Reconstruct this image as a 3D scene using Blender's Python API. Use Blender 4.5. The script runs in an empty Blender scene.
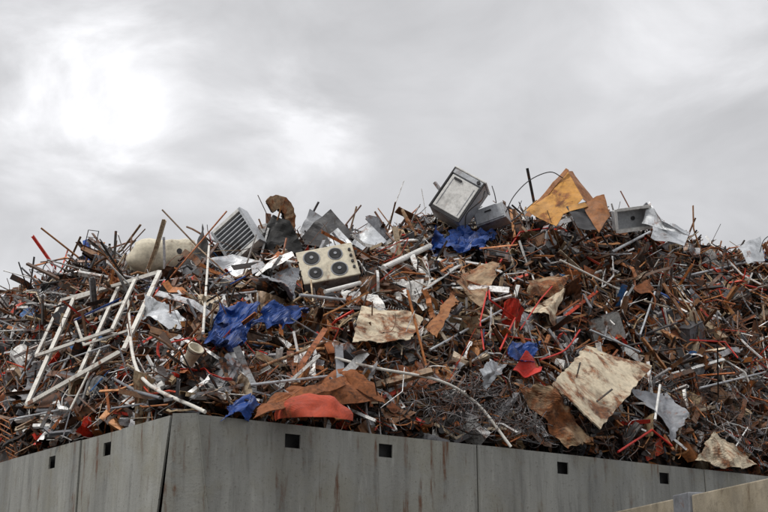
import bpy, math, random
import numpy as np
from mathutils import Vector, Matrix, noise
R=np.random.default_rng(11); random.seed(7)
scene=bpy.context.scene
# ------------------------------------------------------------ camera
F=1224.0; PITCH=math.atan(364/F); SP,CP=math.sin(PITCH),math.cos(PITCH); CH=1.7
cam=bpy.data.cameras.new("camera"); co=bpy.data.objects.new("camera",cam); scene.collection.objects.link(co)
cam.sensor_width=36; cam.lens=F/768*36; co.location=(0,0,CH); co.rotation_euler=(math.pi/2+PITCH,0,0)
cam.clip_start=.1; cam.clip_end=5000; scene.camera=co
scene.view_settings.view_transform='Standard'; scene.view_settings.look='None'; scene.view_settings.exposure=0

# ------------------------------------------------------------ layout of the bin
TOP=3.66; C=np.array([-2.0,12.0]); EA=np.array([.8,.6]); EB=np.array([-.6,.8]); LA,LB=18.0,14.0
def W2(a,b): return C+EA*a+EB*b
def ratio(u,v):
    s=(256-v)/F; y=CP-SP*s
    return ((u-384)/F)/y,(SP+CP*s)/y
sil=[(-300,335),(-120,322),(0,318),(40,298),(70,280),(110,268),(150,268),(190,262),(220,252),(260,246),(300,244),(345,248),(385,246),(410,238),(440,228),(470,224),(520,224),(560,228),(600,230),(640,239),(690,250),(730,259),(768,263),(900,275),(1100,330),(1600,420)]
sw=np.array([ratio(*p)[0] for p in sil]); sz=np.array([ratio(*p)[1] for p in sil])
def Yw(w):
    w=np.asarray(w,float)
    tr=(12*w+2)/np.maximum(.8-.6*w,.05); tl=-(2+12*w)/np.maximum(.6+.8*w,.05)
    return np.where(w>-1/6,12+.6*tr,12+.8*tl)
def Yc(w): return np.interp(w,[-.8,-.31,-.167,0,.31,.8],[24,20.3,17.4,18,22,31])
def heap_z(x,y):
    x=np.asarray(x,float); y=np.asarray(y,float)
    w=x/y; yw=Yw(w); yc=np.maximum(Yc(w),yw+1.5); zc=CH+yc*np.interp(w,sw,sz)
    t=(y-yw)/(yc-yw); z0=TOP-.12
    tt=np.clip(t,0,1); f=.55*tt+.45*np.sin(tt*math.pi/2)
    z=z0+(zc-z0)*f
    z=np.where(t>1,zc-.10*(y-yc)**2,z)
    bump=.16*np.sin(x*1.9+y*.7)*np.sin(y*2.1-x*.6)+.10*np.sin(x*4.3-y*2.2)*np.sin(y*3.7+1.3*x)+.06*np.sin(x*9+y*3)*np.sin(y*8-2*x)
    crev=np.maximum(0,np.sin(x*6.1+y*1.7+1.3*np.sin(y*2.3))*np.sin(y*5.3-x*1.9+1.1*np.sin(x*2.9))-.30)
    z=z+(bump-.66*crev)*np.clip(t*3,0,1)*np.clip((1.15-t)*5,.2,1)
    rx=x-C[0]; ry=y-C[1]; a=rx*EA[0]+ry*EA[1]; b=rx*EB[0]+ry*EB[1]
    lim=TOP-.1+1.5*np.minimum(LA-a,LB-b)
    return np.maximum(np.minimum(z,lim),1.0)
def surf(x,y):
    e=.12; h=heap_z(np.array([x,x+e,x-e,x,x]),np.array([y,y,y,y+e,y-e]))
    n=np.array([-(h[1]-h[2])/(2*e),-(h[3]-h[4])/(2*e),1.0]); return float(h[0]),n/np.linalg.norm(n)
def hitY(u,v):
    w,e=ratio(u,v); ys=np.arange(float(Yw(w))+.02,26,.04)
    zz=CH+ys*e; h=heap_z(ys*w,ys); k=np.nonzero(h>=zz)[0]
    return float(ys[k[0]]) if len(k) else float(Yc(w))
def P(u,v,d=.3):
    """point on the heap face seen along a bearing, raised d metres off it"""
    w,e=ratio(u,v); y=hitY(u,v)-d
    return np.array([w*y,y,CH+e*y])
def PY(u,v,y):
    w,e=ratio(u,v); return np.array([w*y,y,CH+e*y])

# ------------------------------------------------------------ materials
def new_mat(name):
    m=bpy.data.materials.new(name); m.use_nodes=True; nt=m.node_tree; nt.nodes.clear()
    o=nt.nodes.new('ShaderNodeOutputMaterial'); b=nt.nodes.new('ShaderNodeBsdfPrincipled'); nt.links.new(b.outputs[0],o.inputs[0])
    return m,nt,b
def nz(nt,scale,detail=6,rough=.6,vec=None,dist=0):
    n=nt.nodes.new('ShaderNodeTexNoise'); n.inputs['Scale'].default_value=scale; n.inputs['Detail'].default_value=detail
    n.inputs['Roughness'].default_value=rough; n.inputs['Distortion'].default_value=dist
    if vec is not None: nt.links.new(vec,n.inputs['Vector'])
    return n.outputs['Fac']
def mr(nt,val,a,b,c=0,d=1):
    n=nt.nodes.new('ShaderNodeMapRange'); nt.links.new(val,n.inputs[0])
    for i,x in enumerate((a,b,c,d)): n.inputs[i+1].default_value=x
    return n.outputs[0]
def mix(nt,fac,A,B,mode='MIX'):
    n=nt.nodes.new('ShaderNodeMix'); n.data_type='RGBA'; n.blend_type=mode
    for sock,x in ((n.inputs[0],fac),(n.inputs[6],A),(n.inputs[7],B)):
        if isinstance(x,(int,float)): sock.default_value=x
        elif isinstance(x,tuple): sock.default_value=(*x,1)
        else: nt.links.new(x,sock)
    return n.outputs[2]
def mth(nt,op,a,b=None):
    n=nt.nodes.new('ShaderNodeMath'); n.operation=op
    for i,x in enumerate((a,b)):
        if x is None: continue
        if isinstance(x,(int,float)): n.inputs[i].default_value=x
        else: nt.links.new(x,n.inputs[i])
    return n.outputs[0]
def bump(nt,b,h,st=.4,d=.02):
    n=nt.nodes.new('ShaderNodeBump'); n.inputs['Strength'].default_value=st; n.inputs['Distance'].default_value=d
    nt.links.new(h,n.inputs['Height']); nt.links.new(n.outputs[0],b.inputs['Normal'])
def coords(nt): return nt.nodes.new('ShaderNodeTexCoord').outputs['Object']
RUST=(.30,.095,.024); DRUST=(.05,.018,.008)
def painted(name,col,rust=.5,rough=.5,metal=0.0,scale=4.0,dirt=.5):
    m,nt,b=new_mat(name); c=coords(nt)
    n1=nz(nt,scale,7,.68,c,.5); n2=nz(nt,scale*5,5,.7,c); n3=nz(nt,scale*.6,4,.65,c)
    k=mix(nt,mr(nt,n2,.38,.7,0,dirt),col,tuple(x*.4 for x in col))
    rc=mix(nt,mr(nt,n2,.35,.65),RUST,DRUST)
    k=mix(nt,mr(nt,n1,.68-.26*rust,.80-.26*rust,0,.95),k,rc)
    k=mix(nt,mr(nt,n3,.50,.75,0,dirt),k,(.03,.018,.01))
    nt.links.new(k,b.inputs['Base Color']); nt.links.new(mr(nt,n1,.3,.7,rough-.1,min(1,rough+.3)),b.inputs['Roughness'])
    b.inputs['Metallic'].default_value=metal; bump(nt,b,n1,.5,.01); return m
def scrap_mat(name="scrap_metal"):
    m,nt,b=new_mat(name); c=coords(nt)
    at=nt.nodes.new('ShaderNodeAttribute'); at.attribute_name="Col"
    n1=nz(nt,5,5,.7,c,.4); n2=nz(nt,26,3,.7,c)
    k=mix(nt,mr(nt,n2,.42,.72,0,.6),at.outputs['Color'],(.018,.012,.009))
    rc=mix(nt,mr(nt,n2,.36,.62),(.30,.09,.02),(.035,.014,.007))
    k=mix(nt,mr(nt,n1,.53,.64,0,.85),k,rc)
    nt.links.new(k,b.inputs['Base Color']); nt.links.new(mr(nt,n1,.35,.65,.26,.8),b.inputs['Roughness'])
    b.inputs['Metallic'].default_value=.2; return m
M_SCR=scrap_mat()
M_WHITE=painted("white_enamel",(.82,.81,.77),.2,.35)
M_FRAME=painted("frame_paint",(.76,.73,.66),.5,.5,scale=6,dirt=.4)
M_STEEL=painted("galvanised",(.52,.54,.56),.35,.35,.4)
M_GREY=painted("grey_metal",(.27,.28,.30),.4,.45,.3)
M_DARK=painted("dark_metal",(.025,.024,.026),.3,.5)
M_BLACK=painted("black_iron_and_shade",(.008,.008,.008),.0,.6,dirt=.1)  # black iron parts; on the bin's inner skin it paints hole shade
M_BEIGE=painted("beige_rusted",(.66,.56,.40),.8,.7,scale=2.6,dirt=.6)
M_TAN=painted("tan_rusted",(.42,.29,.17),1.0,.75,scale=3,dirt=.75)
M_RUST=painted("rust",(.28,.09,.025),.9,.8)
M_ORG=painted("orange_tray",(.46,.055,.016),.4,.6)
M_YEL=painted("yellow_panel",(.58,.27,.04),.65,.55,scale=3)
M_BROWN=painted("brown_panel",(.34,.13,.035),.6,.6,dirt=.7)
M_RED=painted("red_paint",(.60,.028,.014),.15,.45)
M_BLUE=painted("blue_plastic",(.008,.06,.28),.0,.35,dirt=.8,scale=6)
M_CREAM=painted("cream_plastic",(.70,.63,.48),.35,.5)

# ------------------------------------------------------------ mesh tools
class Acc:
    def __init__(s): s.V=[];s.Q=[];s.C=[];s.n=0
    def add(s,v,q,c):
        s.V.append(v); s.Q.append(q+s.n); s.C.append(np.broadcast_to(c,(len(v),3))); s.n+=len(v)
def mesh_np(name,V,Q,Cc=None,mat=None,parent=None,smooth=False):
    V=np.asarray(V,np.float32); Q=np.asarray(Q,np.int32)
    me=bpy.data.meshes.new(name); me.vertices.add(len(V)); me.vertices.foreach_set('co',V.ravel())
    me.loops.add(Q.size); me.loops.foreach_set('vertex_index',Q.ravel())
    me.polygons.add(len(Q)); me.polygons.foreach_set('loop_start',np.arange(0,Q.size,4,dtype=np.int32))
    me.update(calc_edges=True)
    me.polygons.foreach_set('use_smooth',np.full(len(Q),bool(smooth)))
    if Cc is not None:
        at=me.color_attributes.new("Col",'FLOAT_COLOR','POINT'); at.data.foreach_set('color',np.hstack([Cc,np.ones((len(Cc),1))]).astype(np.float32).ravel())
    if mat: me.materials.append(mat)
    ob=bpy.data.objects.new(name,me); scene.collection.objects.link(ob)
    if parent: ob.parent=parent
    return ob
def empty(name):
    e=bpy.data.objects.new(name,None); scene.collection.objects.link(e); return e
def nrm(v): return v/(np.linalg.norm(v)+1e-9)
def ngon(k,r): a=np.arange(k)*2*math.pi/k+math.pi/4; return np.c_[np.cos(a),np.sin(a)]*r
def PL(w,t): return np.array([[0,0],[w,0],[w,t],[t,t],[t,w],[0,w]])-w*.3,[(0,1,2,3),(0,3,4,5)]
def PU(w,h,t): return np.array([[0,0],[w,0],[w,h],[w-t,h],[w-t,t],[t,t],[t,h],[0,h]])-np.array([w/2,h/2]),[(0,1,4,5),(1,2,3,4),(0,5,6,7)]
def rect(w,h): return np.array([[-w,-h],[w,-h],[w,h],[-w,h]])*.5,[(0,1,2,3)]
def sweep(path,prof,caps=()):
    path=np.asarray(path,float); n=len(path); k=len(prof)
    T=np.gradient(path,axis=0); T/=np.linalg.norm(T,axis=1)[:,None]+1e-9
    r=np.array([0,0,1.]) if abs(T[0,2])<.9 else np.array([1.,0,0]); N=nrm(np.cross(T[0],r)); V=np.empty((n,k,3))
    for i in range(n):
        N=nrm(N-T[i]*N.dot(T[i])); B=np.cross(T[i],N); V[i]=path[i]+prof[:,:1]*N+prof[:,1:]*B
    i=np.arange(n-1)[:,None]*k; j=np.arange(k)[None]; j2=(j+1)%k
    q=np.stack([i+j,i+j2,i+k+j2,i+k+j],-1).reshape(-1,4)
    if len(caps):
        c=np.array(caps); q=np.vstack([q,c,c[:,::-1]+(n-1)*k])
    return V.reshape(-1,3),q
BQ=np.array([[0,1,3,2],[4,6,7,5],[0,4,5,1],[2,3,7,6],[0,2,6,4],[1,5,7,3]])
def box(sx,sy,sz):
    return np.array([[x,y,z] for x in(-.5,.5) for y in(-.5,.5) for z in(-.5,.5)])*[sx,sy,sz],BQ
def gridq(n,m):
    i,j=np.meshgrid(np.arange(n-1),np.arange(m-1),indexing='ij'); a=(i*m+j).ravel()
    return np.c_[a,a+1,a+m+1,a+m]
def sheet(sx,sy,n,amp,folds=3,jit=.12):
    u,v=np.meshgrid(np.linspace(-.5,.5,n),np.linspace(-.5,.5,n),indexing='ij'); u=u.ravel();v=v.ravel()
    cj=R.normal(0,jit,(4,2)) 
    wx=((.5-u)*(.5-v))[:,None]*cj[0]+((.5+u)*(.5-v))[:,None]*cj[1]+((.5-u)*(.5+v))[:,None]*cj[2]+((.5+u)*(.5+v))[:,None]*cj[3]
    z=np.zeros_like(u)
    for _ in range(folds):
        a=R.uniform(0,math.pi); z+=R.normal(0,amp)*np.abs(u*math.cos(a)+v*math.sin(a)-R.uniform(-.35,.35))*2
    z+=R.normal(0,amp*.12,len(u))
    edge=(np.maximum(abs(u),abs(v))>.49)
    x=u+wx[:,0]+edge*R.normal(0,.03,len(u)); y=v+wx[:,1]+edge*R.normal(0,.03,len(u))
    return np.c_[x*sx,y*sy,z*max(sx,sy)],gridq(n,n)
def frame_from(t,n):
    t=nrm(t); n=nrm(n-t*n.dot(t)); return np.stack([t,np.cross(n,t),n])
def orient(n,tilt):
    nn=nrm(n+R.normal(0,tilt,3)); t=nrm(np.cross(nn,R.normal(0,1,3))); return frame_from(t,nn)
# ------------------------------------------------------------ landmark helpers
LM0=len(scene.objects)
def panel(name,pts,mat,n=16,amp=.03,freq=3.0,thick=.006,bend=0,parent=None,seed=0,rag=.0,fold=0):
    p=[np.array(q) if isinstance(q,np.ndarray) else P(*q) for q in pts]
    s,t=np.meshgrid(np.linspace(0,1,n),np.linspace(0,1,n),indexing='ij'); s=s.ravel()[:,None];t=t.ravel()[:,None]
    V=(1-s)*(1-t)*p[0]+s*(1-t)*p[1]+s*t*p[2]+(1-s)*t*p[3]
    N=nrm(np.cross(p[1]-p[0],p[3]-p[0])); N=N if N[1]<0 else -N
    e1=nrm(p[1]-p[0]); e2=nrm(p[3]-p[0])
    h=np.array([noise.noise(Vector(v*freq)+Vector((seed,0,0)))+.25*noise.noise(Vector(v*freq*2.7)+Vector((0,seed,3))) for v in V])
    if fold:
        for k in range(4):
            a=math.sin(seed*3.1+k*1.7)*3; h=h+fold*(np.abs((s[:,0]-.5)*math.cos(a)+(t[:,0]-.5)*math.sin(a)-.25*math.sin(seed+k*2.3)))*math.cos(seed*1.3+k*2.1)
    V=V+N*(h*amp)[:,None]+N*(bend*4*(s*(1-s)))
    if rag:
        w1=np.array([noise.noise(Vector(v*9)+Vector((seed,5,1))) for v in V])[:,None]; w2=np.array([noise.noise(Vector(v*9)+Vector((1,seed,9))) for v in V])[:,None]
        ed=((s<.01)|(s>.99)|(t<.01)|(t>.99)); V=V+(e1*w1+e2*w2)*rag*5+ed*(e1*R.normal(0,rag,(len(V),1))+e2*R.normal(0,rag,(len(V),1)))
    ob=mesh_np(name,V,gridq(n,n),None,mat,parent,smooth=False)
    m=ob.modifiers.new("s",'SOLIDIFY'); m.thickness=thick; return ob
def spline(pts,k=6):
    pts=np.array(pts,float)
    if len(pts)<3: return pts
    q=np.vstack([2*pts[0]-pts[1],pts,2*pts[-1]-pts[-2]]); out=[]
    for i in range(1,len(q)-2):
        for t in np.linspace(0,1,k,endpoint=False):
            a,b,c,d=q[i-1:i+3]; out.append(.5*((2*b)+(c-a)*t+(2*a-5*b+4*c-d)*t*t+(-a+3*b-3*c+d)*t**3))
    out.append(pts[-1]); return np.array(out)
def tube(name,pts,r,mat,parent=None,curve=False,sq=False):
    w=[p if isinstance(p,np.ndarray) else P(*p) for p in pts]
    path=spline(w) if curve else np.array(w)
    pr,cp=(rect(r*2,r*2) if sq else (ngon(10,r),[(0,1,2,3),(0,3,4,5),(0,5,6,7),(0,7,8,9)]))
    v,q=sweep(path,pr,cp); return mesh_np(name,v,q,None,mat,parent,smooth=False)
def bx(name,s,loc,mat,parent,rot=None,bev=.0):
    v,q=box(*s); v=v+np.array(loc); ob=mesh_np(name,v,q,None,mat,parent)
    if bev: m=ob.modifiers.new("b",'BEVEL'); m.width=bev; m.segments=2
    return ob
def cyl(name,r,h,loc,mat,parent,axis='y',n=28):
    a=np.arange(n)*2*math.pi/n; x=np.cos(a)*r; y=np.sin(a)*r; vs=[]
    for s,rr in ((-h/2,0.0),(-h/2,1),(h/2,1),(h/2,0.0)):
        vs.append(np.c_[x*rr,np.full(n,s),y*rr])
    i=np.arange(n); j=(i+1)%n; q=np.vstack([np.c_[i+k*n,j+k*n,j+(k+1)*n,i+(k+1)*n] for k in range(3)])
    return mesh_np(name,np.vstack(vs)+np.array(loc),q,None,mat,parent)
def place(e,loc,rot,s=1): e.location=Vector(loc); e.rotation_euler=[math.radians(a) for a in rot]; e.scale=(s,s,s)

# --- cooker hob with four plates
e=empty("stove")
bx("body",(.74,.20,.52),(0,.11,0),M_STEEL,e,bev=.01); bx("hob_top",(.78,.03,.56),(0,-.008,0),M_CREAM,e,bev=.012)
for i,(x,z,r) in enumerate(((-.20,.13,.10),(.13,.13,.085),(-.20,-.13,.085),(.13,-.13,.10))):
    cyl("plate_%d"%i,r,.02,(x,-.03,z),M_BLACK,e); cyl("ring_%d"%i,r+.018,.012,(x,-.025,z),M_GREY,e); cyl("hub_%d"%i,r*.25,.012,(x,-.043,z),M_GREY,e)
for i in range(4): cyl("knob_%d"%i,.02,.03,(.33,-.035,-.15+.1*i),M_DARK,e)
place(e,P(328,264,.62),(-22,-13,6))
# --- washing machine
e=empty("washing_machine")
bx("cabinet",(.56,.46,.76),(0,.24,0),M_STEEL,e,bev=.015)
bx("front",(.50,.02,.60),(0,-.010,-.03),M_WHITE,e,bev=.01); bx("control_panel",(.54,.03,.08),(0,-.013,.33),M_STEEL,e,bev=.006)
for s in(-1,1): bx("edge_%d"%s,(.025,.035,.76),(s*.277,-.012,0),M_DARK,e)
bx("plinth",(.52,.02,.05),(0,-.010,-.36),M_DARK,e); bx("top_lid",(.60,.5,.03),(0,.23,.397),M_WHITE,e,bev=.01)
cyl("dial",.03,.03,(.2,-.040,.33),M_DARK,e)
bx("handle",(.14,.03,.03),(-.12,-.035,.22),M_DARK,e)
for s in (-1,1): bx("groove_%d"%s,(.012,.004,.5),(s*.2,-.0225,-.05),M_GREY,e)
tube("hose",[np.array([.32,.1,.3]),np.array([.40,-.05,.1]),np.array([.34,-.1,-.2]),np.array([.42,0,-.4])],.012,M_DARK,e,True)
place(e,PY(457,195,17.9),(-4,34,-14),.98)
e=empty("metal_cabinet"); bx("shell",(.55,.4,.3),(0,.2,0),M_STEEL,e,bev=.01); bx("door",(.5,.02,.25),(0,-.012,0),M_STEEL,e,bev=.005); bx("handle",(.12,.03,.02),(0,-.035,.05),M_DARK,e); place(e,PY(489,214,18.2),(0,-14,-20),.9)
# --- slatted heater
e=empty("radiator")
for s in(-1,1): bx("side_%d"%s,(.04,.22,.66),(s*.28,.1,0),M_STEEL,e); bx("rail_%d"%s,(.52,.22,.05),(0,.1,s*.305),M_WHITE,e)
for i in range(8): bx("fin_%d"%i,(.515,.14,.018),(0,.08,-.24+.068*i),M_STEEL,e)
bx("back",(.51,.01,.55),(0,.2,0),M_GREY,e); place(e,PY(235,236,17.2),(0,-34,-26))
# --- sheets at the crest
panel("roof_sheet",[PY(180,270,17.6),PY(203,224,17.4),PY(214,250,17.0),PY(205,278,16.9)],M_DARK,amp=.08,fold=1.5)
panel("roof_sheet",[PY(296,242,17.5),PY(332,211,17.5),PY(355,237,17.2),PY(332,250,17.0)],M_DARK,amp=.07,seed=4,fold=1.5)
panel("roof_sheet",[PY(300,232,17.9),PY(310,209,17.9),PY(328,220,17.8),PY(322,242,17.7)],M_GREY,amp=.05,seed=5,fold=1)
panel("roof_sheet",[PY(352,244,17.6),PY(368,222,17.6),PY(386,240,17.5),PY(366,252,17.2)],M_STEEL,amp=.05,seed=6,fold=1.5)
panel("roof_sheet",[PY(318,240,17.3),PY(338,228,17.2),PY(352,243,16.9),PY(334,250,16.9)],M_STEEL,amp=.05,seed=61,fold=1)
panel("roof_sheet",[PY(205,262,16.7),PY(232,254,16.7),PY(262,262,16.6),PY(238,276,16.5)],M_STEEL,amp=.05,seed=62,fold=1)
# --- arched fender
e=empty("car_fender")
def fender(k):
    th=np.linspace(-.4,math.pi*.8,22); pts=[[math.cos(t_)*.27*k,0,math.sin(t_)*.34*k] for t_ in th]
    v,q=sweep(np.array(pts),np.array([[-.02,-.12],[.02,-.11],[.03,.10],[-.03,.12]])*k,[(0,1,2,3)]); v+=R.normal(0,.008,v.shape); return v,q
v,q=fender(1); mesh_np("arch",v,q,None,M_TAN,e); v2,q2=fender(.88); mesh_np("liner",v2+[0,.02,0],q2,None,M_DARK,e)
place(e,PY(276,222,17.4),(10,8,45),.9)
panel("rubber_mat",[PY(258,248,17.2),PY(272,214,17.3),PY(292,224,17.1),PY(305,254,16.9)],M_BLACK,amp=.12,freq=4)
# --- dented pale tank
e=empty("water_tank")
L=1.0; sc=1.1
prof=[(-.5,.0),(-.5,.10),(-.47,.17),(-.42,.21),(-.3,.235),(-.2,.245),(-.1,.24),(.0,.24),(.1,.25),(.2,.24),(.3,.235),(.42,.20),(.47,.16),(.5,.10),(.5,0)]
a=np.arange(24)*2*math.pi/24; V=np.vstack([np.c_[np.full(24,x*L),np.cos(a)*r*sc,np.sin(a)*r*sc] for x,r in prof]); i=np.arange(24); j=(i+1)%24
V=V*(1+np.array([.28*noise.noise(Vector(p*4)+Vector((3,1,2))) for p in V])[:,None])
Q=np.vstack([np.c_[i+k*24,j+k*24,j+(k+1)*24,i+(k+1)*24] for k in range(len(prof)-1)])
mesh_np("shell",V,Q,None,M_CREAM,e,True); cyl("valve",.04,.08,(.2,-.26,0),M_DARK,e); place(e,PY(165,257,17.7),(0,-6,12))
# --- yellow hood & chute
e=empty("skip_hood")
p0,p1,p2,p3=PY(527,213,18.6),PY(567,170,18.8),PY(584,200,18.3),PY(556,226,18.0)
panel("outer",[p0,p1,p2,p3],M_YEL,amp=.06,parent=e,bend=.04,fold=.6); panel("side",[p1,PY(573,171,19.1),PY(597,206,18.8),p2],M_BROWN,amp=.03,parent=e)
panel("rim",[PY(525,215,18.5),PY(566,168,18.7),PY(569,170,18.65),PY(530,217,18.45)],M_BROWN,amp=.01,parent=e); panel("rib",[PY(548,192,18.60),PY(551,189,18.62),PY(571,212,18.13),PY(568,215,18.11)],M_DARK,amp=.005,parent=e)
e=empty("steel_chute")
panel("back",[PY(563,208,18.3),PY(604,196,18.5),PY(610,216,18.2),PY(598,232,17.9)],M_BROWN,amp=.03,parent=e); panel("mouth",[PY(566,208,18.05),PY(588,203,18.1),PY(598,230,17.7),PY(578,228,17.7)],M_DARK,amp=.06,parent=e)
panel("lip",[PY(583,206,18.0),PY(604,195,18.2),PY(610,217,17.9),PY(599,233,17.65)],M_BROWN,amp=.05,parent=e,bend=.05)
panel("flap",[PY(560,210,18.05),PY(585,202,18.0),PY(588,206,17.95),PY(564,214,17.95)],M_YEL,amp=.03,parent=e)
# --- sink
e=empty("kitchen_sink")
bx("back",(.66,.02,.36),(0,.16,0),M_STEEL,e)
for s in(-1,1): bx("end_%d"%s,(.02,.2,.36),(s*.33,.05,0),M_STEEL,e); bx("edge_%d"%s,(.66,.2,.02),(0,.05,s*.18),M_WHITE,e)
for s in(-1,1): bx("rim_v_%d"%s,(.05,.015,.44),(s*.36,-.06,0),M_WHITE,e); bx("rim_h_%d"%s,(.67,.015,.05),(0,-.06,s*.205),M_WHITE,e)
cyl("drain",.04,.02,(.1,.14,0),M_DARK,e); place(e,PY(632,219,19.6),(20,-12,15),.9)
panel("roof_sheet",[PY(642,225,19.6),PY(650,203,19.7),PY(662,222,19.4),PY(690,236,19.2)],M_STEEL,amp=.07,seed=9,fold=1)
panel("roof_sheet",[PY(655,222,19.6),PY(690,232,19.6),PY(684,246,19.3),PY(650,240,19.2)],M_STEEL,amp=.07,seed=10,fold=1)
panel("roof_sheet",[PY(738,246,21.0),PY(760,238,21.2),PY(766,258,20.9),PY(748,264,20.7)],M_STEEL,amp=.07,seed=11,fold=1)
# --- window frames at the left
def quadframe(name,pts,r,bars=(),mat=M_FRAME):
    e=empty(name); w=[P(*p) for p in pts]
    for i in range(4): tube("rail_%d"%i,[w[i],w[(i+1)%4]],r,mat,e,sq=True)
    for k,(i,t) in enumerate(bars):
        a=w[i]*(1-t)+w[(i+1)%4]*t; b=w[(i+3)%4]*(1-t)+w[(i+2)%4]*t
        tube("bar_%d"%k,[a,b],r*.8,mat,e,sq=True)
quadframe("window_frame",[(74,299,1.0),(160,272,.9),(124,350,1.0),(27,405,.9)],.026,[(0,.55)])
quadframe("window_frame",[(62,300,.8),(135,280,.75),(112,330,.8),(36,356,.8)],.020)
quadframe("window_frame",[(75,320,.65),(128,300,.65),(130,330,.65),(84,345,.65)],.014)
# --- poles, rails, rods
for nm,pts,r,m,cv in [
 ("light_pole",[(209,246,.9),(203,333,.7)],.016,M_FRAME,0),
 ("steel_pipe",[(128,325,.7),(142,378,.7),(205,412,.5)],.020,M_FRAME,1),
 ("steel_pipe",[(112,378,.5),(138,392,.5),(160,398,.45)],.018,M_GREY,0),
 ("bent_rail",[(335,358,.6),(375,368,.65),(440,381,.7),(478,405,.6),(511,447,.35)],.018,M_FRAME,1),
 ("steel_pipe",[(383,268,.6),(430,246,.6)],.04,M_WHITE,0),
 ("steel_pipe",[(402,210,.1),(416,236,.3)],.03,M_TAN,0),
 ("steel_pipe",[(80,290,.5),(96,256,.5)],.02,M_DARK,0),
 ("steel_pipe",[(325,292,.6),(360,283,.6)],.03,M_WHITE,0),
 ("steel_pipe",[(300,295,.6),(345,300,.6)],.02,M_STEEL,0),
 ("steel_beam",[(325,342,.5),(300,352,.6),(260,367,.6)],.018,M_TAN,0),
 ("red_pipe",[(486,262,.5),(490,300,.6),(515,318,.6),(500,350,.6)],.013,M_RED,0),
 ("red_pipe",[(487,292,.6),(480,322,.6),(484,350,.5)],.011,M_RED,0),
 ("red_pipe",[(500,262,.5),(520,232,.5),(548,228,.5)],.013,M_RED,0),
 ("red_pipe",[(618,452,.3),(652,430,.35),(672,446,.3)],.016,M_RED,0),
 ("red_pipe",[(690,340,.5),(725,342,.5),(738,358,.5)],.012,M_RED,0),
 ("red_pipe",[(520,330,.5),(540,300,.5),(556,282,.5)],.010,M_RED,0),
 ("red_pipe",[(540,360,.5),(565,350,.5),(580,330,.5)],.012,M_RED,1),
 ("red_pipe",[(745,285,.5),(766,290,.5)],.014,M_RED,0),
 ("red_pipe",[(160,345,.5),(190,338,.5)],.010,M_RED,0),
 ("red_pipe",[(395,236,.4),(412,234,.4)],.016,M_RED,0),
 ("steel_pipe",[(660,385,.6),(655,420,.5)],.018,M_WHITE,0),
 ("steel_pipe",[(612,252,.5),(650,232,.5)],.025,M_STEEL,0),
 ("steel_pipe",[(690,275,.6),(748,262,.6)],.02,M_STEEL,0),
 ("steel_pipe",[(655,292,.6),(640,335,.6)],.016,M_STEEL,0),
 ("steel_pipe",[(700,388,.5),(766,372,.5)],.016,M_STEEL,0),
 ("steel_pipe",[(560,260,.6),(620,290,.6)],.016,M_FRAME,0),
 ("steel_pipe",[(430,350,.5),(520,300,.6)],.016,M_STEEL,0),
 ("steel_pipe",[(60,310,.5),(20,380,.5)],.015,M_GREY,0),
 ("steel_pipe",[(10,420,.5),(60,410,.5)],.014,M_STEEL,0),
 ("steel_pipe",[(100,350,.6),(70,410,.5)],.014,M_FRAME,0),
 ("steel_pipe",[(50,365,.6),(110,345,.6)],.012,M_STEEL,0),
 ("steel_pipe",[(590,330,.5),(640,352,.5)],.016,M_STEEL,0),
 ("steel_pipe",[(250,385,.5),(330,376,.5)],.016,M_STEEL,0),
 ("blue_pipe",[(108,358,.5),(126,352,.5)],.02,M_BLUE,0)]:
    tube(nm,pts,r,m,None,bool(cv))
for pts in ([PY(505,214,18.2),PY(514,196,18.2),PY(530,180,18.3),PY(550,172,18.4),PY(563,178,18.6)],[PY(760,252,21),PY(764,240,21),PY(775,232,21)],[PY(46,290,18.8),PY(43,270,18.9),PY(47,262,18.8)],[PY(140,268,18),PY(130,250,18),PY(136,240,18)],[PY(498,214,18.2),PY(495,196,18.2),PY(492,186,18.3)]):
    tube("bent_cable",pts,.008,M_DARK,None,True)
# --- tarps
for k,(pts,n,amp) in enumerate([([(200,358,.55),(218,312,.6),(254,318,.65),(242,348,.6)],34,.18),([(250,324,.55),(274,299,.55),(312,300,.6),(294,320,.6)],30,.15),([(434,250,.45),(460,224,.4),(496,234,.5),(480,250,.55)],30,.15),([(503,362,.55),(514,343,.55),(538,346,.6),(534,360,.6)],24,.11),([(226,411,.4),(236,394,.45),(262,399,.45),(252,411,.45)],22,.10),([(425,245,.5),(440,236,.5),(452,243,.5),(440,252,.5)],14,.1)]):
    panel("blue_tarp",pts,M_BLUE,n,amp,6.5,.003,seed=k*3,rag=.012,fold=1.5)
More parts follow.
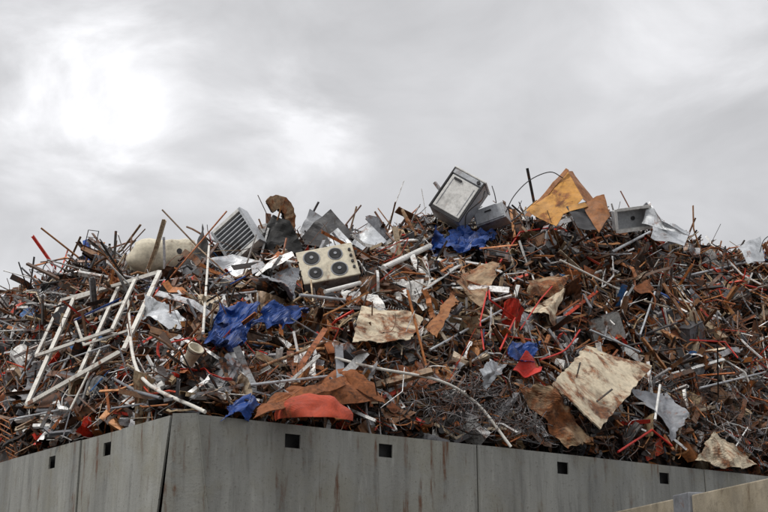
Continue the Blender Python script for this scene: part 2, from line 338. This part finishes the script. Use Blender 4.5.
# --- large sheets
panel("rusted_panel",[(553,384,.85),(587,345,.65),(652,366,.7),(601,428,.8)],M_BEIGE,20,.05,1.6,.02,rag=.006)
panel("crumpled_sheet",[(520,378,.7),(556,392,.7),(598,440,.5),(572,446,.4)],M_TAN,26,.16,3.5,.004,seed=2,rag=.008,fold=1.2)
panel("grey_sheet",[(628,392,.6),(668,390,.6),(684,420,.5),(672,442,.35)],M_GREY,18,.12,3,.006,rag=.006,fold=1.2)
panel("rusted_panel",[(351,346,.7),(360,308,.55),(424,318,.6),(408,346,.65)],M_BEIGE,24,.10,2.4,.008,seed=5,rag=.008,fold=1.2)
panel("rusted_panel",[(428,332,.6),(450,292,.6),(459,300,.7),(436,336,.7)],M_BROWN,16,.09,3,.01,seed=6,rag=.006,fold=1)
for k,(nm,pts,m) in enumerate([
 ("crumpled_sheet",[(455,290,.5),(468,268,.4),(496,276,.45),(484,300,.55)],M_TAN),
 ("crumpled_sheet",[(526,292,.5),(535,270,.4),(568,276,.45),(560,294,.55)],M_TAN),
 ("crumpled_sheet",[(532,300,.5),(560,294,.4),(562,320,.5),(538,318,.55)],M_BEIGE),
 ("grey_sheet",[(692,462,.3),(714,430,.3),(760,462,.3),(740,470,.25)],M_BEIGE),
 ("dark_sheet",[(257,298,.6),(264,270,.5),(298,276,.5),(294,298,.6)],M_GREY),
 ("grey_sheet",[(142,322,.5),(152,304,.5),(182,310,.5),(174,330,.5)],M_STEEL),
 ("rusted_panel",[(640,282,.6),(655,275,.55),(668,300,.6),(650,310,.6)],M_RUST),
 ("steel_sheet",[(478,372,.5),(500,352,.5),(508,362,.5),(492,386,.5)],M_STEEL)]):
    panel(nm,pts,m,20,.12,3.2,.006,seed=20+k,rag=.007,fold=1.6)
panel("grey_sheet",[(335,345,.6),(343,345,.6),(346,402,.5),(338,404,.5)],M_GREY,10,.01,2.5,.02,seed=15)
panel("red_sheet",[(512,372,.5),(520,362,.5),(544,364,.5),(538,376,.5)],M_RED,14,.12,4,.01,seed=15,fold=1)
# --- rusty tray low centre
e=empty("wheelbarrow_tray")
panel("upper",[(262,412,.45),(298,384,.4),(352,375,.4),(382,403,.45)],M_RUST,18,.12,3,.008,bend=.08,parent=e,rag=.006,fold=1)
panel("lip",[(254,418,.75),(260,407,.75),(346,375,.85),(346,385,.88)],M_RUST,16,.06,3,.01,parent=e,rag=.006)
panel("lip_2",[(346,376,.85),(374,386,.75),(386,404,.6),(354,388,.8)],M_RUST,12,.05,3,.01,parent=e,rag=.006)
n,mm=25,11; ct=P(314,421,.60); th,ph=np.meshgrid(np.linspace(0,math.pi,n),np.linspace(.02,math.pi/2,mm),indexing='ij')
Vd=np.stack([np.cos(th)*np.sin(ph)*.40,-np.cos(ph)*.26,np.sin(th)*np.sin(ph)*.27],-1).reshape(-1,3)
Vd=Vd*(1+np.array([.22*noise.noise(Vector(p*5)) for p in Vd])[:,None])
mesh_np("bowl",Vd+ct,gridq(n,mm),None,M_ORG,e,False)
# --- bucket
e=empty("plastic_bucket"); n=20; a=np.arange(n)*2*math.pi/n; V=np.vstack([np.c_[np.cos(a)*r,np.sin(a)*r,np.full(n,z)] for r,z in((.07,-.12),(.1,.12),(.108,.12),(.108,.135),(.092,.135),(.065,-.11))]); i=np.arange(n); j=(i+1)%n
mesh_np("shell",V,np.vstack([np.c_[i+k*n,j+k*n,j+(k+1)*n,i+(k+1)*n] for k in range(5)]),None,M_CREAM,e,True); tube("handle",[np.array([-.1,0,.12]),np.array([-.06,-.1,.1]),np.array([.06,-.1,.1]),np.array([.1,0,.12])],.004,M_DARK,e,True)
place(e,P(192,356,.5),(35,35,0),.85)
LANDMARKS=[o for o in list(scene.objects)[LM0:] if o.type=='MESH']
# ------------------------------------------------------------ keep loose scrap from burying the large pieces
bpy.context.view_layer.update()
BW,BH=900,560; DEP=np.full((BH,BW),-1.0)
def proj(p):
    x,y,z=p[:,0],p[:,1],p[:,2]-CH; d=y*CP+z*SP; s=(z*CP-y*SP)/d
    return x/d*F+384+66,256-s*F+24,y
ss,tt_=np.meshgrid(np.linspace(0,1,14),np.linspace(0,1,14)); ss=ss.ravel();tt_=tt_.ravel()
WB=np.c_[(1-ss)*(1-tt_),ss*(1-tt_),ss*tt_,(1-ss)*tt_]
for o in LANDMARKS:
    V=np.array([o.matrix_world@v.co for v in o.data.vertices]); Q=np.array([list(p.vertices) for p in o.data.polygons])
    if len(Q)<60:
        pts=np.einsum('wk,qkc->qwc',WB,V[Q]).reshape(-1,3)
        L=max(np.ptp(V,axis=0))
        if L>.5 and len(Q)<16:
            w2=np.linspace(0,1,120)[:,None]; pts=np.vstack([pts]+[V[a]*(1-w2)+V[b]*w2 for q_ in Q for a,b in((q_[0],q_[1]),(q_[1],q_[2]))])
    else: pts=np.vstack([V,V[Q].mean(1)])
    u,v,y=proj(pts)
    for du in(-1,0,1):
        for dv in(-1,0,1):
            ui=(u+du).astype(int); vi=(v+dv).astype(int); m=(ui>=0)&(ui<BW)&(vi>=0)&(vi<BH)
            np.maximum.at(DEP,(vi[m],ui[m]),y[m])
TT=np.array([0,.25,.5,.75]); LT=np.linspace(.05,.95,12)[:,None,None]
def buries(v,q,lim=.08):
    a=v[q[:,0]];b=v[q[:,1]];c=v[q[:,2]];d=v[q[:,3]]; t=TT[:,None,None]
    L=[(a*(1-t)+c*t).reshape(-1,3),(b*(1-t)+d*t).reshape(-1,3)]
    if len(q)<30: L+=[(a*(1-LT)+d*LT).reshape(-1,3),(a*(1-LT)+b*LT).reshape(-1,3)]
    u,w,y=proj(np.vstack(L)); ui=np.clip(u.astype(int),0,BW-1); vi=np.clip(w.astype(int),0,BH-1)
    return np.mean(y<DEP[vi,ui])>lim
def okv(v,over=.12):
    rx=v[:,0]-C[0]; ry=v[:,1]-C[1]; a=rx*.8+ry*.6; b=-rx*.6+ry*.8; m=np.minimum(a,b)
    low=v[:,2]<TOP+.03
    if np.any(low&((m<.14)|(a+b<.7))) : return False
    if np.any(m<-over): return False
    return True
PALD=[(.010,.009,.009),(.018,.015,.013),(.03,.022,.017),(.04,.024,.015)]
PALB=[(.14,.055,.022),(.10,.04,.016),(.17,.08,.035),(.20,.10,.045),(.11,.06,.035)]
PALR=[(.36,.105,.024),(.42,.15,.04),(.26,.075,.02),(.45,.20,.07)]
PALT=[(.46,.34,.20),(.38,.28,.17),(.56,.46,.33),(.30,.20,.12)]
PALG=[(.27,.27,.28),(.36,.37,.38),(.17,.175,.19),(.48,.48,.49)]
PALW=[(.80,.79,.75),(.68,.68,.66),(.86,.85,.82)]
PALRED=[(.58,.03,.012),(.52,.05,.015)]
PALBL=[(.015,.08,.34),(.03,.13,.33)]
PALS=[PALD,PALB,PALR,PALT,PALG,PALW,PALRED,PALBL]
def colour(w,kind='any'):
    if kind=='rod': p=[.20,.20,.175,.11,.14,.12,.030,.006]
    elif kind=='sheet': p=[.33,.23,.14,.11,.12,.05,.014,.006]
    elif kind=='wire': p=[.34,.24,.15,.05,.13,.07,.025,0]
    elif kind=='panel': p=[.21,.14,.12,.12,.23,.15,.012,.008]
    else: p=[.38,.24,.15,.09,.08,.05,.018,.006]
    p=np.array(p)
    if w<-.13: p=p*[1.2,.9,.85,.7,1.2,1.2,1.5,1.3]
    elif w<.12: p=p*[.9,.95,1.1,1.3,.9,1,1.2,.8]
    else: p=p*[1.1,1.15,1.1,.8,.95,.9,1.2,.6]
    p=p/p.sum(); k=R.choice(8,p=p); c=np.array(PALS[k][R.integers(len(PALS[k]))]); return c*R.uniform(.75,1.25)
def sample(front=.9):
    while True:
        if R.random()<front:
            w=R.uniform(-.345,.345); yw=float(Yw(w)); yc=float(Yc(w)); t=R.uniform(0.0,1.18); y=yw+.12+t*(yc-yw); x=w*y
        else:
            x,y=W2(R.uniform(.3,LA-.3),R.uniform(.3,LB-.3))
        r=np.array([x,y])-C; a=r@EA; b=r@EB
        if .1<a<LA-.1 and .1<b<LB-.1: return x,y,x/y
heap=empty("scrap_heap")
na,nb=170,130
A_,B_=np.meshgrid(np.linspace(.13,LA-.13,na),np.linspace(.13,LB-.13,nb),indexing='ij')
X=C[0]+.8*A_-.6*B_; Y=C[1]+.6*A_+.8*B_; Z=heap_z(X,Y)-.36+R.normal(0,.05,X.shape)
core_c=np.tile(np.array([.016,.011,.008]),(X.size,1))*R.uniform(.5,1.5,(X.size,1))  # near-black brown, shade of the gaps between pieces put into the colour
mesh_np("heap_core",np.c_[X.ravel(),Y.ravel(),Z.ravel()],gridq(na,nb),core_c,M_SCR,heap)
def put(acc,gen,n,kind,lo,hi,tilt=.6,front=.95,over=.12):
    k=0;tries=0
    while k<n and tries<n*2:
        tries+=1
        x,y,w=sample(front); z,nn=surf(x,y)
        res=gen(); v,q=res[0],res[1]; fr=orient(nn,tilt)
        v=v@fr+np.array([x,y,z])+nn*R.uniform(lo,hi)
        if not okv(v,over): continue
        if buries(v,q):
            if len(v)>40 or R.random()>.06: continue
        if len(res)==3: acc.add(v,q,res[2]); k+=1; continue
        c=colour(w,kind)
        acc.add(v,q,c*R.uniform(.85,1.15,(len(v),1)) if kind=='sheet' else c); k+=1
def g_rod():
    L=min(R.gamma(2.2,.31)+.16,2.3); m=R.integers(3,6) if R.random()<.65 else 2
    p=np.zeros((m,3)); p[:,0]=np.linspace(-L/2,L/2,m)
    if m>2: p[:,1:]+=R.normal(0,L*.06,(m,2))
    r=R.random()
    if r<.38: pr,cp=rect(R.uniform(.010,.045),R.uniform(.006,.025))
    elif r<.70: pr,cp=ngon(6,R.uniform(.004,.016)),()
    elif r<.85: w=R.uniform(.02,.06); pr,cp=PL(w,.005)
    elif r<.94: w=R.uniform(.03,.09); pr,cp=PU(w,w*.6,.006)
    else: pr,cp=rect(R.uniform(.06,.12),.012)
    return sweep(p,pr,cp)
def g_curve():
    L=R.uniform(.3,1.3); n=10; ang=R.uniform(.6,3.6); th=np.linspace(-ang/2,ang/2,n); r=L/ang
    p=np.c_[np.sin(th)*r,(np.cos(th)-1)*r,np.linspace(0,1,n)*R.normal(0,.15)]
    return sweep(p,ngon(6,R.uniform(.005,.018)))
def g_wire():
    n=12; d=nrm(R.normal(0,1,3)); p=[np.zeros(3)]; st=R.uniform(.03,.10)
    cur=R.normal(0,.22,3)
    for i in range(n-1):
        d=nrm(d+np.cross(cur,d)+R.normal(0,.12,3)); p.append(p[-1]+d*st)
    p=np.array(p); p-=p.mean(0); p[:,2]*=.5
    return sweep(p,ngon(3,R.uniform(.003,.007)))
def g_sheet(): return sheet(R.uniform(.12,.42),R.uniform(.06,.3),6,.18,3)
def g_big(): return sheet(R.uniform(.4,.85),R.uniform(.2,.5),12,.13,4,.1)
def g_strip():
    L=R.uniform(.25,.9); n=8; p=np.zeros((n,3)); p[:,0]=np.linspace(-L/2,L/2,n); p[:,2]=np.cumsum(R.normal(0,L*.05,n)); p[:,1]=np.cumsum(R.normal(0,L*.03,n))
    return sweep(p,rect(R.uniform(.03,.11),.004)[0])
def g_curl():
    n,m=14,7; r=R.uniform(.10,.38); arc=R.uniform(.9,3.2); L=R.uniform(.25,.7); th,s=np.meshgrid(np.linspace(-arc/2,arc/2,n),np.linspace(-.5,.5,m),indexing='ij')
    rr=r*(1+s*R.normal(0,.25)+.10*np.sin(th*R.uniform(2,5)+s*4)); x=np.sin(th)*rr; z=np.cos(th)*rr-r*math.cos(arc/4)
    y=s*L*(1+.25*np.sin(th*R.uniform(1,3))); V=np.stack([x,y,z],-1).reshape(-1,3)+R.normal(0,.006,(n*m,3)); return V,gridq(n,m)
def g_flange():
    a,b,f=R.uniform(.2,.7),R.uniform(.12,.42),R.uniform(.02,.06); n=9
    xs=np.r_[-a/2,-a/2,np.linspace(-a/2,a/2,n)[1:-1],a/2,a/2]; ys=np.r_[-b/2,-b/2,np.linspace(-b/2,b/2,n)[1:-1],b/2,b/2]
    XX,YY=np.meshgrid(xs,ys,indexing='ij'); ZZ=np.zeros_like(XX); ZZ[0]=-f;ZZ[-1]=-f;ZZ[:,0]=-f;ZZ[:,-1]=-f
    for _ in range(2):
        th=R.uniform(0,3.14); d=np.abs(XX*math.cos(th)+YY*math.sin(th)-R.uniform(-.1,.1)); ZZ=ZZ+d*R.normal(0,.35)
    ZZ=ZZ+R.normal(0,.005,XX.shape)
    return np.c_[XX.ravel(),YY.ravel(),ZZ.ravel()],gridq(len(xs),len(ys))
def g_appl():
    """crushed appliance: casing, door, vents, rim"""
    sx,sy,sz=R.uniform(.28,.6),R.uniform(.25,.5),R.uniform(.16,.4); body=np.array([PALG,PALW,PALD,PALG][R.integers(4)][R.integers(3)]); door=np.array([PALW,PALG,PALT,PALB][R.integers(4)][R.integers(3)])*.9
    parts=[(box(sx,sy,sz),(0,0,0),body)]
    parts.append((box(sx*.86,sy*.8,.02),(0,.0,sz/2+.011),door)); parts.append((box(sx*.9,.03,.03),(0,sy*.45,sz/2+.016),np.array([.02,.02,.02])))
    for i in range(5): parts.append((box(sx*.4,.012,.008),(-sx*.15,-sy*.25+i*.035,sz/2+.026),np.array([.015,.015,.015])))
    for s in(-1,1): parts.append((box(.02,sy*1.02,sz*1.02),(s*(sx/2+.002),0,0),body*.5)); parts.append((box(sx*.7,.01,sz*.6),(0,s*(sy/2+.006),0),body*.7))
    if R.random()<.5: parts.append((box(sx*.35,sy*.35,.012),(sx*.1,-sy*.05,sz/2+.035),np.array([.01,.01,.012])))
    V=[];Q=[];Cc=[];n=0
    for (v,q),o,c in parts: V.append(v+np.array(o));Q.append(q+n);n+=8;Cc.append(np.tile(c,(8,1)))
    V=np.vstack(V); sh=R.normal(0,.16,2); V[:,0]+=V[:,2]*sh[0]+V[:,1]*V[:,0]*R.normal(0,.4); V[:,1]+=V[:,2]*sh[1]; V[:,2]*=1+V[:,0]*R.normal(0,.5)
    return V,np.vstack(Q),np.vstack(Cc)
def g_shard():
    v,q=box(R.uniform(.04,.22),R.uniform(.015,.08),R.uniform(.005,.035)); return v+R.normal(0,.012,v.shape),q
def g_can():
    r=R.uniform(.04,.15); L=r*R.uniform(1.2,3.2); n=5
    p=np.zeros((n,3)); p[:,0]=np.linspace(-L/2,L/2,n); p[:,1]=R.normal(0,r*.06,n)
    v,q=sweep(p,ngon(14,r)*[1,R.uniform(.6,1)])
    v2,q2=sweep(np.array([[-L/2+.01,0,0],[-L/2+.011,0,0]]),ngon(14,r*.97)); ring=[(0,1,2,3),(0,3,4,5),(0,5,6,7),(0,7,8,9),(0,9,10,11),(0,11,12,13)]
    return np.vstack([v,v2]),np.vstack([q,np.array(ring)+len(v)])
def g_ring():
    r=R.uniform(.08,.28); th=np.linspace(0,2*math.pi,20); return sweep(np.c_[np.cos(th)*r,np.sin(th)*r*R.uniform(.6,1),0*th],rect(R.uniform(.015,.05),R.uniform(.008,.04))[0])
def g_grid():
    L=R.uniform(.4,1.0); H=R.uniform(.2,.45); k=R.integers(4,10); Vs=[];Qs=[];n=0
    segs=[((-L/2,-H/2,0),(L/2,-H/2,0)),((-L/2,H/2,0),(L/2,H/2,0))]+[((x,-H/2,0),(x,H/2,0)) for x in np.linspace(-L/2,L/2,k)]
    for s in segs:
        v,q=sweep(np.array(s,float),ngon(4,.007)); Vs.append(v);Qs.append(q+n);n+=len(v)
    v=np.vstack(Vs); v[:,2]+=R.normal(0,.3)*(v[:,0]**2); return v,np.vstack(Qs)
def g_boxshell():
    s=[R.uniform(.15,.45),R.uniform(.15,.35),R.uniform(.08,.3)]; v,q=box(*s); q=np.delete(q,R.integers(6),0); return v+R.normal(0,.03,v.shape),q
def g_spring():
    n=60; th=np.linspace(0,2*math.pi*8,n); r=R.uniform(.03,.05); return sweep(np.c_[np.linspace(-.15,.15,n),np.cos(th)*r,np.sin(th)*r],ngon(3,.004))
for nm,specs in {
 "appliances":[(g_appl,70,'panel',-.16,.04,.8)],
 "casings":[(g_flange,270,'panel',-.22,.04,.55),(g_curl,260,'panel',-.18,.05,.7)],
 "bars":[(g_rod,6800,'rod',-.22,.14,.40),(g_curve,950,'rod',-.15,.13,.45)],
 "wires":[(g_wire,2800,'wire',-.1,.15,.7),(g_grid,110,'wire',0,.15,.5),(g_ring,130,'rod',-.05,.12,.6),(g_spring,40,'wire',0,.12,.5)],
 "sheets":[(g_sheet,2300,'sheet',-.30,.03,.6),(g_big,240,'sheet',-.32,-.03,.5),(g_strip,1400,'sheet',-.18,.10,.6)],
 "fragments":[(g_shard,4600,'any',-.2,.10,.9),(g_boxshell,220,'sheet',-.2,.02,.7)],
 "cans":[(g_can,150,'sheet',-.1,.06,.9)]}.items():
    acc=Acc()
    for g,n,k,lo,hi,ti in specs: put(acc,g,n,k,lo,hi,ti)
    def crest(g,n,fn,kind,up=.1,mx=.7):
        for _ in range(n):
            w=R.uniform(-.34,.34); y=float(Yc(w))+R.uniform(-.5,.4); x=w*y; z=float(heap_z(x,y))
            res=g(); v,q=res[0],res[1]; L=np.linalg.norm(np.ptp(v,axis=0)); v=fn(v*min(1,mx/L))+np.array([x,y,z+up])
            if buries(v,q): continue
            acc.add(v,q,res[2] if len(res)==3 else colour(w,kind))
    if nm=="bars": crest(g_rod,100,lambda v:v@frame_from(nrm(R.normal(0,1,3)*[1,.6,.4]+[0,0,.25]),R.normal(0,1,3)),'rod',.08,.6)
    if nm=="wires": crest(g_wire,70,lambda v:v*[1,1,1.8],'any',.15,.6)
    if nm=="sheets": crest(g_sheet,100,lambda v:v@orient(np.array([0,-1,.5]),.8),'sheet',.03,.4)
    if nm=="casings": crest(g_flange,30,lambda v:v@orient(np.array([0,-1,.5]),.6),'panel',.05,.5); crest(g_curl,24,lambda v:v@orient(np.array([0,-1,.5]),.8),'panel',.05,.55)
    if nm=="appliances": crest(g_appl,16,lambda v:v@orient(np.array([0,-1,.3]),.5),'panel',.02,.55)
    mesh_np(nm,np.vstack(acc.V),np.vstack(acc.Q),np.vstack(acc.C),M_SCR,heap)
def tangle(name,regions,n,col,r=(.003,.006)):
    acc=Acc()
    for _ in range(n):
        (u,v,su,sv)=regions[R.integers(len(regions))]; c=P(u+R.normal(0,su),min(v+R.normal(0,sv),452),R.uniform(.15,.45))
        m=16; d=nrm(R.normal(0,1,3)*[1,.5,.7]); p=[np.zeros(3)]; cur=R.normal(0,.2,3)
        for i in range(m-1):
            d=nrm(d+np.cross(cur,d)+R.normal(0,.14,3)); p.append(p[-1]+d*.045)
        vv,q=sweep(np.array(p)-np.mean(p,0),ngon(3,R.uniform(*r))); vv=vv+c
        if okv(vv) and not buries(vv,q,.15): acc.add(vv,q,np.array(col)*R.uniform(.3,1.8))
    return mesh_np(name,np.vstack(acc.V),np.vstack(acc.Q),np.vstack(acc.C),M_SCR)
tangle("fence_wire",[(450,410,22,12),(500,418,30,10),(545,432,22,8),(480,398,22,10)],520,(.15,.14,.14))
tangle("fence_wire",[(700,400,30,14),(270,375,20,10),(120,360,25,12),(620,440,20,8),(730,430,20,12)],280,(.08,.055,.045))

# ------------------------------------------------------------ steel bin walls
def wall_mat(name,col,scale_z=.12,rusty=1):
    m,nt,b=new_mat(name); c=coords(nt)
    mp=nt.nodes.new('ShaderNodeMapping'); nt.links.new(c,mp.inputs[0]); mp.inputs['Scale'].default_value=(1,1,scale_z)
    st=nz(nt,9,6,.65,mp.outputs[0]); st2=nz(nt,2.2,5,.6,mp.outputs[0]); bl=nz(nt,1.6,6,.62,c,.3); fi=nz(nt,30,5,.7,c)
    k=mix(nt,mr(nt,st2,.35,.68),tuple(x*.72 for x in col),tuple(min(1,x*1.2) for x in col))
    k=mix(nt,mr(nt,st,.52,.70,0,.6),k,tuple(x*.35 for x in col))
    k=mix(nt,mr(nt,st,.40,.30,0,.4),k,tuple(min(1,x*1.7) for x in col))
    k=mix(nt,mr(nt,bl,.48,.72,0,.5),k,tuple(col[i]*q for i,q in enumerate((.75,.68,.48))))
    k=mix(nt,mr(nt,fi,.58,.72,0,.65),k,(.06,.045,.03))
    rs=mth(nt,'MULTIPLY',mr(nt,st,.56,.66),mr(nt,bl,.50,.60,0,rusty))
    k=mix(nt,rs,k,(.12,.05,.022))
    nt.links.new(k,b.inputs['Base Color']); b.inputs['Roughness'].default_value=.62; bump(nt,b,mth(nt,'ADD',fi,mth(nt,'MULTIPLY',bl,3.0)),.4,.009); return m
M_WALL=wall_mat("bin_wall_paint",(.275,.275,.25))
def sidewall(name,origin,dirv,out,length,c0,c1,holes,seams):
    e=empty(name); d=np.array([*dirv,0.]); o=np.array([*out,0.]); O=np.array([*origin,0.])
    def blk(nm,t0,t1,z0,z1,f0=0,f1=.02,t0b=None,mat=M_WALL):
        t0b=t0 if t0b is None else t0b; vs=[]
        for lvl in (0,1):
            for z in (z0,z1):
                for f in (f0,f1):
                    t=(t0b if z==z0 else t0) if lvl==0 else t1
                    vs.append(O+d*t-o*f+np.array([0,0,z]))
        return mesh_np(nm,np.array(vs),BQ,None,mat,e)
    cuts=[c0]+list(seams)+[length]; k=0
    for i in range(len(cuts)-1):
        s,t=cuts[i]+(.006 if i else 0),cuts[i+1]-.006; off=[0,.022,.004,.016][i%4]
        hs=[h for h in holes if s<h<t]; x=s
        sl=c1-c0 if i==0 else 0; zc=TOP-.26
        for h in hs:
            blk("band_%d"%k,x,h-.095,zc,TOP,off,off+.02,x+sl*.07 if (i==0 and x==s) else None); k+=1
            blk("band_%d"%k,h-.095,h+.095,TOP-.10,TOP,off,off+.02); blk("sill_%d"%k,h-.095,h+.095,zc,TOP-.245,off,off+.02); k+=1
            x=h+.095
        blk("band_%d"%k,x,t,zc,TOP,off,off+.02,x+sl*.07 if (i==0 and x==s) else None); k+=1
        blk("panel_%d"%i,s+(sl*.07 if i==0 else 0),t,0,zc,off,off+.02,(s+sl) if i==0 else None)
    blk("inner_skin_shade",c0+.15,length,0,TOP-.02,.105,.11,c1+.2,mat=M_BLACK)  # skin coloured black to paint the shade seen inside the wall holes
    for i,s in enumerate(cuts[1:-1]): blk("post_%d"%i,s-.04,s+.04,0,TOP-.03,.044,.085)
    return e
sidewall("scrap_bin_wall",C,EA,np.array([.6,-.8]),LA,.17,.75,[1.31,2.54,5.25,7.13,9.1,11],[1.93,3.87,5.92,7.95,10,12,14,16])
sidewall("scrap_bin_wall",C,EB,np.array([-.8,-.6]),LB,.23,.95,[1.73,3.22,5.6,8],[1.35,2.43,4.6,6.7,9,11.5])
sidewall("scrap_bin_wall",W2(LA,0),EB,EA,LB,.01,.01,[],[3,6,9,12]); sidewall("scrap_bin_wall",W2(0,LB),EA,EB,LA,.01,.01,[],[3,6,9,12,15])
e=empty("bin_corner_post")
def cpt(ca,cb,z,off):
    a=W2(ca,0);b=W2(0,cb); o=nrm(np.array([.6,-.8])+np.array([-.8,-.6])); return [*(a+o*off),z],[*(b+o*off),z]
t0,t1=cpt(.19,.17,TOP+.012,.012); b0,b1=cpt(.80,.70,0,.012); t2,t3=cpt(.19,.17,TOP+.012,-.02); b2,b3=cpt(.80,.70,0,-.02)
mesh_np("plate",np.array([t0,t1,b0,b1,t2,t3,b2,b3]),BQ,None,M_WALL,e)
# ------------------------------------------------------------ concrete wall, lower right
M_CON=wall_mat("concrete",(.36,.31,.23),.6,.4)
e=empty("concrete_wall"); a0=np.array([2.66,14.5]); a1=np.array([4.1,7.4]); d=nrm(a1-a0); nrml=np.array([-d[1],d[0]])*-1
if nrml[0]<0: nrml=-nrml
def conc(nm,s0,s1,z1,th,mat,off=0):
    p=[]
    for s in(s0,s1):
        for f in(off,off+th):
            for z in(0,z1): q=a0+d*s+nrml*f; p.append([q[0],q[1],z])
    ob=mesh_np(nm,np.array(p),BQ,None,mat,e); m=ob.modifiers.new("b",'BEVEL'); m.width=.012; m.segments=2
conc("slab_far",0,1.72,2.9,.18,M_CON); conc("post",1.725,2.1,2.93,.24,M_GREY,-.03); conc("slab_near",2.105,7.2,2.9,.18,M_CON)
# ------------------------------------------------------------ ground
m,nt,b=new_mat("asphalt"); c=coords(nt); k=mix(nt,nz(nt,.6,8,.6,c),(.04,.04,.042),(.075,.072,.068)); nt.links.new(k,b.inputs['Base Color']); b.inputs['Roughness'].default_value=.9; bump(nt,b,nz(nt,60,4,.6,c),.4,.01)
mesh_np("ground",np.array([[-1500,-1500,0],[1500,-1500,0],[1500,1500,0],[-1500,1500,0]]),np.array([[0,1,2,3]]),None,m)

# ------------------------------------------------------------ overcast sky + sun
wd=bpy.data.worlds.new("World"); scene.world=wd; wd.use_nodes=True; nt=wd.node_tree; nt.nodes.clear()
out=nt.nodes.new('ShaderNodeOutputWorld'); sky=nt.nodes.new('ShaderNodeTexSky'); sky.sky_type='NISHITA'; sky.sun_disc=False
sd=Vector((-.55,-.45,1.0)).normalized()
sky.sun_elevation=math.asin(sd.z); sky.sun_rotation=math.atan2(sd.x,sd.y)
bg1=nt.nodes.new('ShaderNodeBackground'); bg1.inputs[1].default_value=.08; nt.links.new(sky.outputs[0],bg1.inputs[0])
tc=nt.nodes.new('ShaderNodeTexCoord'); g=tc.outputs['Generated']; sx=nt.nodes.new('ShaderNodeSeparateXYZ'); nt.links.new(g,sx.inputs[0])
mpw=nt.nodes.new('ShaderNodeMapping'); nt.links.new(g,mpw.inputs[0]); mpw.inputs['Scale'].default_value=(1,1,1.8); mpw.inputs['Rotation'].default_value=(0,.18,0)
n1=nz(nt,6.5,8,.55,mpw.outputs[0],.35); n2=nz(nt,2.2,4,.5,mpw.outputs[0],.3)
val=mth(nt,'ADD',mr(nt,n1,.3,.7,-.085,.085),mr(nt,n2,.3,.7,.60,.73))
for (u,v,wid,st) in ((115,66,.055,.30),(302,138,.04,.26),(28,155,.055,.20),(740,-10,.08,.22),(190,30,.09,.10),(20,270,.12,.07)):
    w,el=ratio(u,v); dd=Vector((w,1,el)).normalized(); vm=nt.nodes.new('ShaderNodeVectorMath'); vm.operation='DISTANCE'; nt.links.new(g,vm.inputs[0]); vm.inputs[1].default_value=dd
    lob=mr(nt,mth(nt,'ADD',vm.outputs['Value'],mr(nt,n1,.3,.7,.05,-.05)),wid*1.7,0,0,1); lob=mth(nt,'MULTIPLY',mth(nt,'POWER',lob,1.7),st)
    val=mth(nt,'ADD',val,lob)
val=mth(nt,'MULTIPLY',val,mr(nt,sx.outputs[2],.55,1,1,2.3))
cc=nt.nodes.new('ShaderNodeCombineXYZ'); nt.links.new(mth(nt,'MULTIPLY',val,1.0),cc.inputs[0]); nt.links.new(mth(nt,'MULTIPLY',val,1.0),cc.inputs[1]); nt.links.new(mth(nt,'MULTIPLY',val,1.025),cc.inputs[2])
bg2=nt.nodes.new('ShaderNodeBackground'); nt.links.new(cc.outputs[0],bg2.inputs[0]); bg2.inputs[1].default_value=1.0
ms=nt.nodes.new('ShaderNodeMixShader'); ms.inputs[0].default_value=.94; nt.links.new(bg1.outputs[0],ms.inputs[1]); nt.links.new(bg2.outputs[0],ms.inputs[2]); nt.links.new(ms.outputs[0],out.inputs[0])
sl=bpy.data.lights.new("sun",'SUN'); sl.energy=1.5; sl.angle=math.radians(10); sl.color=(1,.96,.9); so=bpy.data.objects.new("sun",sl); scene.collection.objects.link(so)
so.rotation_euler=sd.to_track_quat('Z','Y').to_euler()
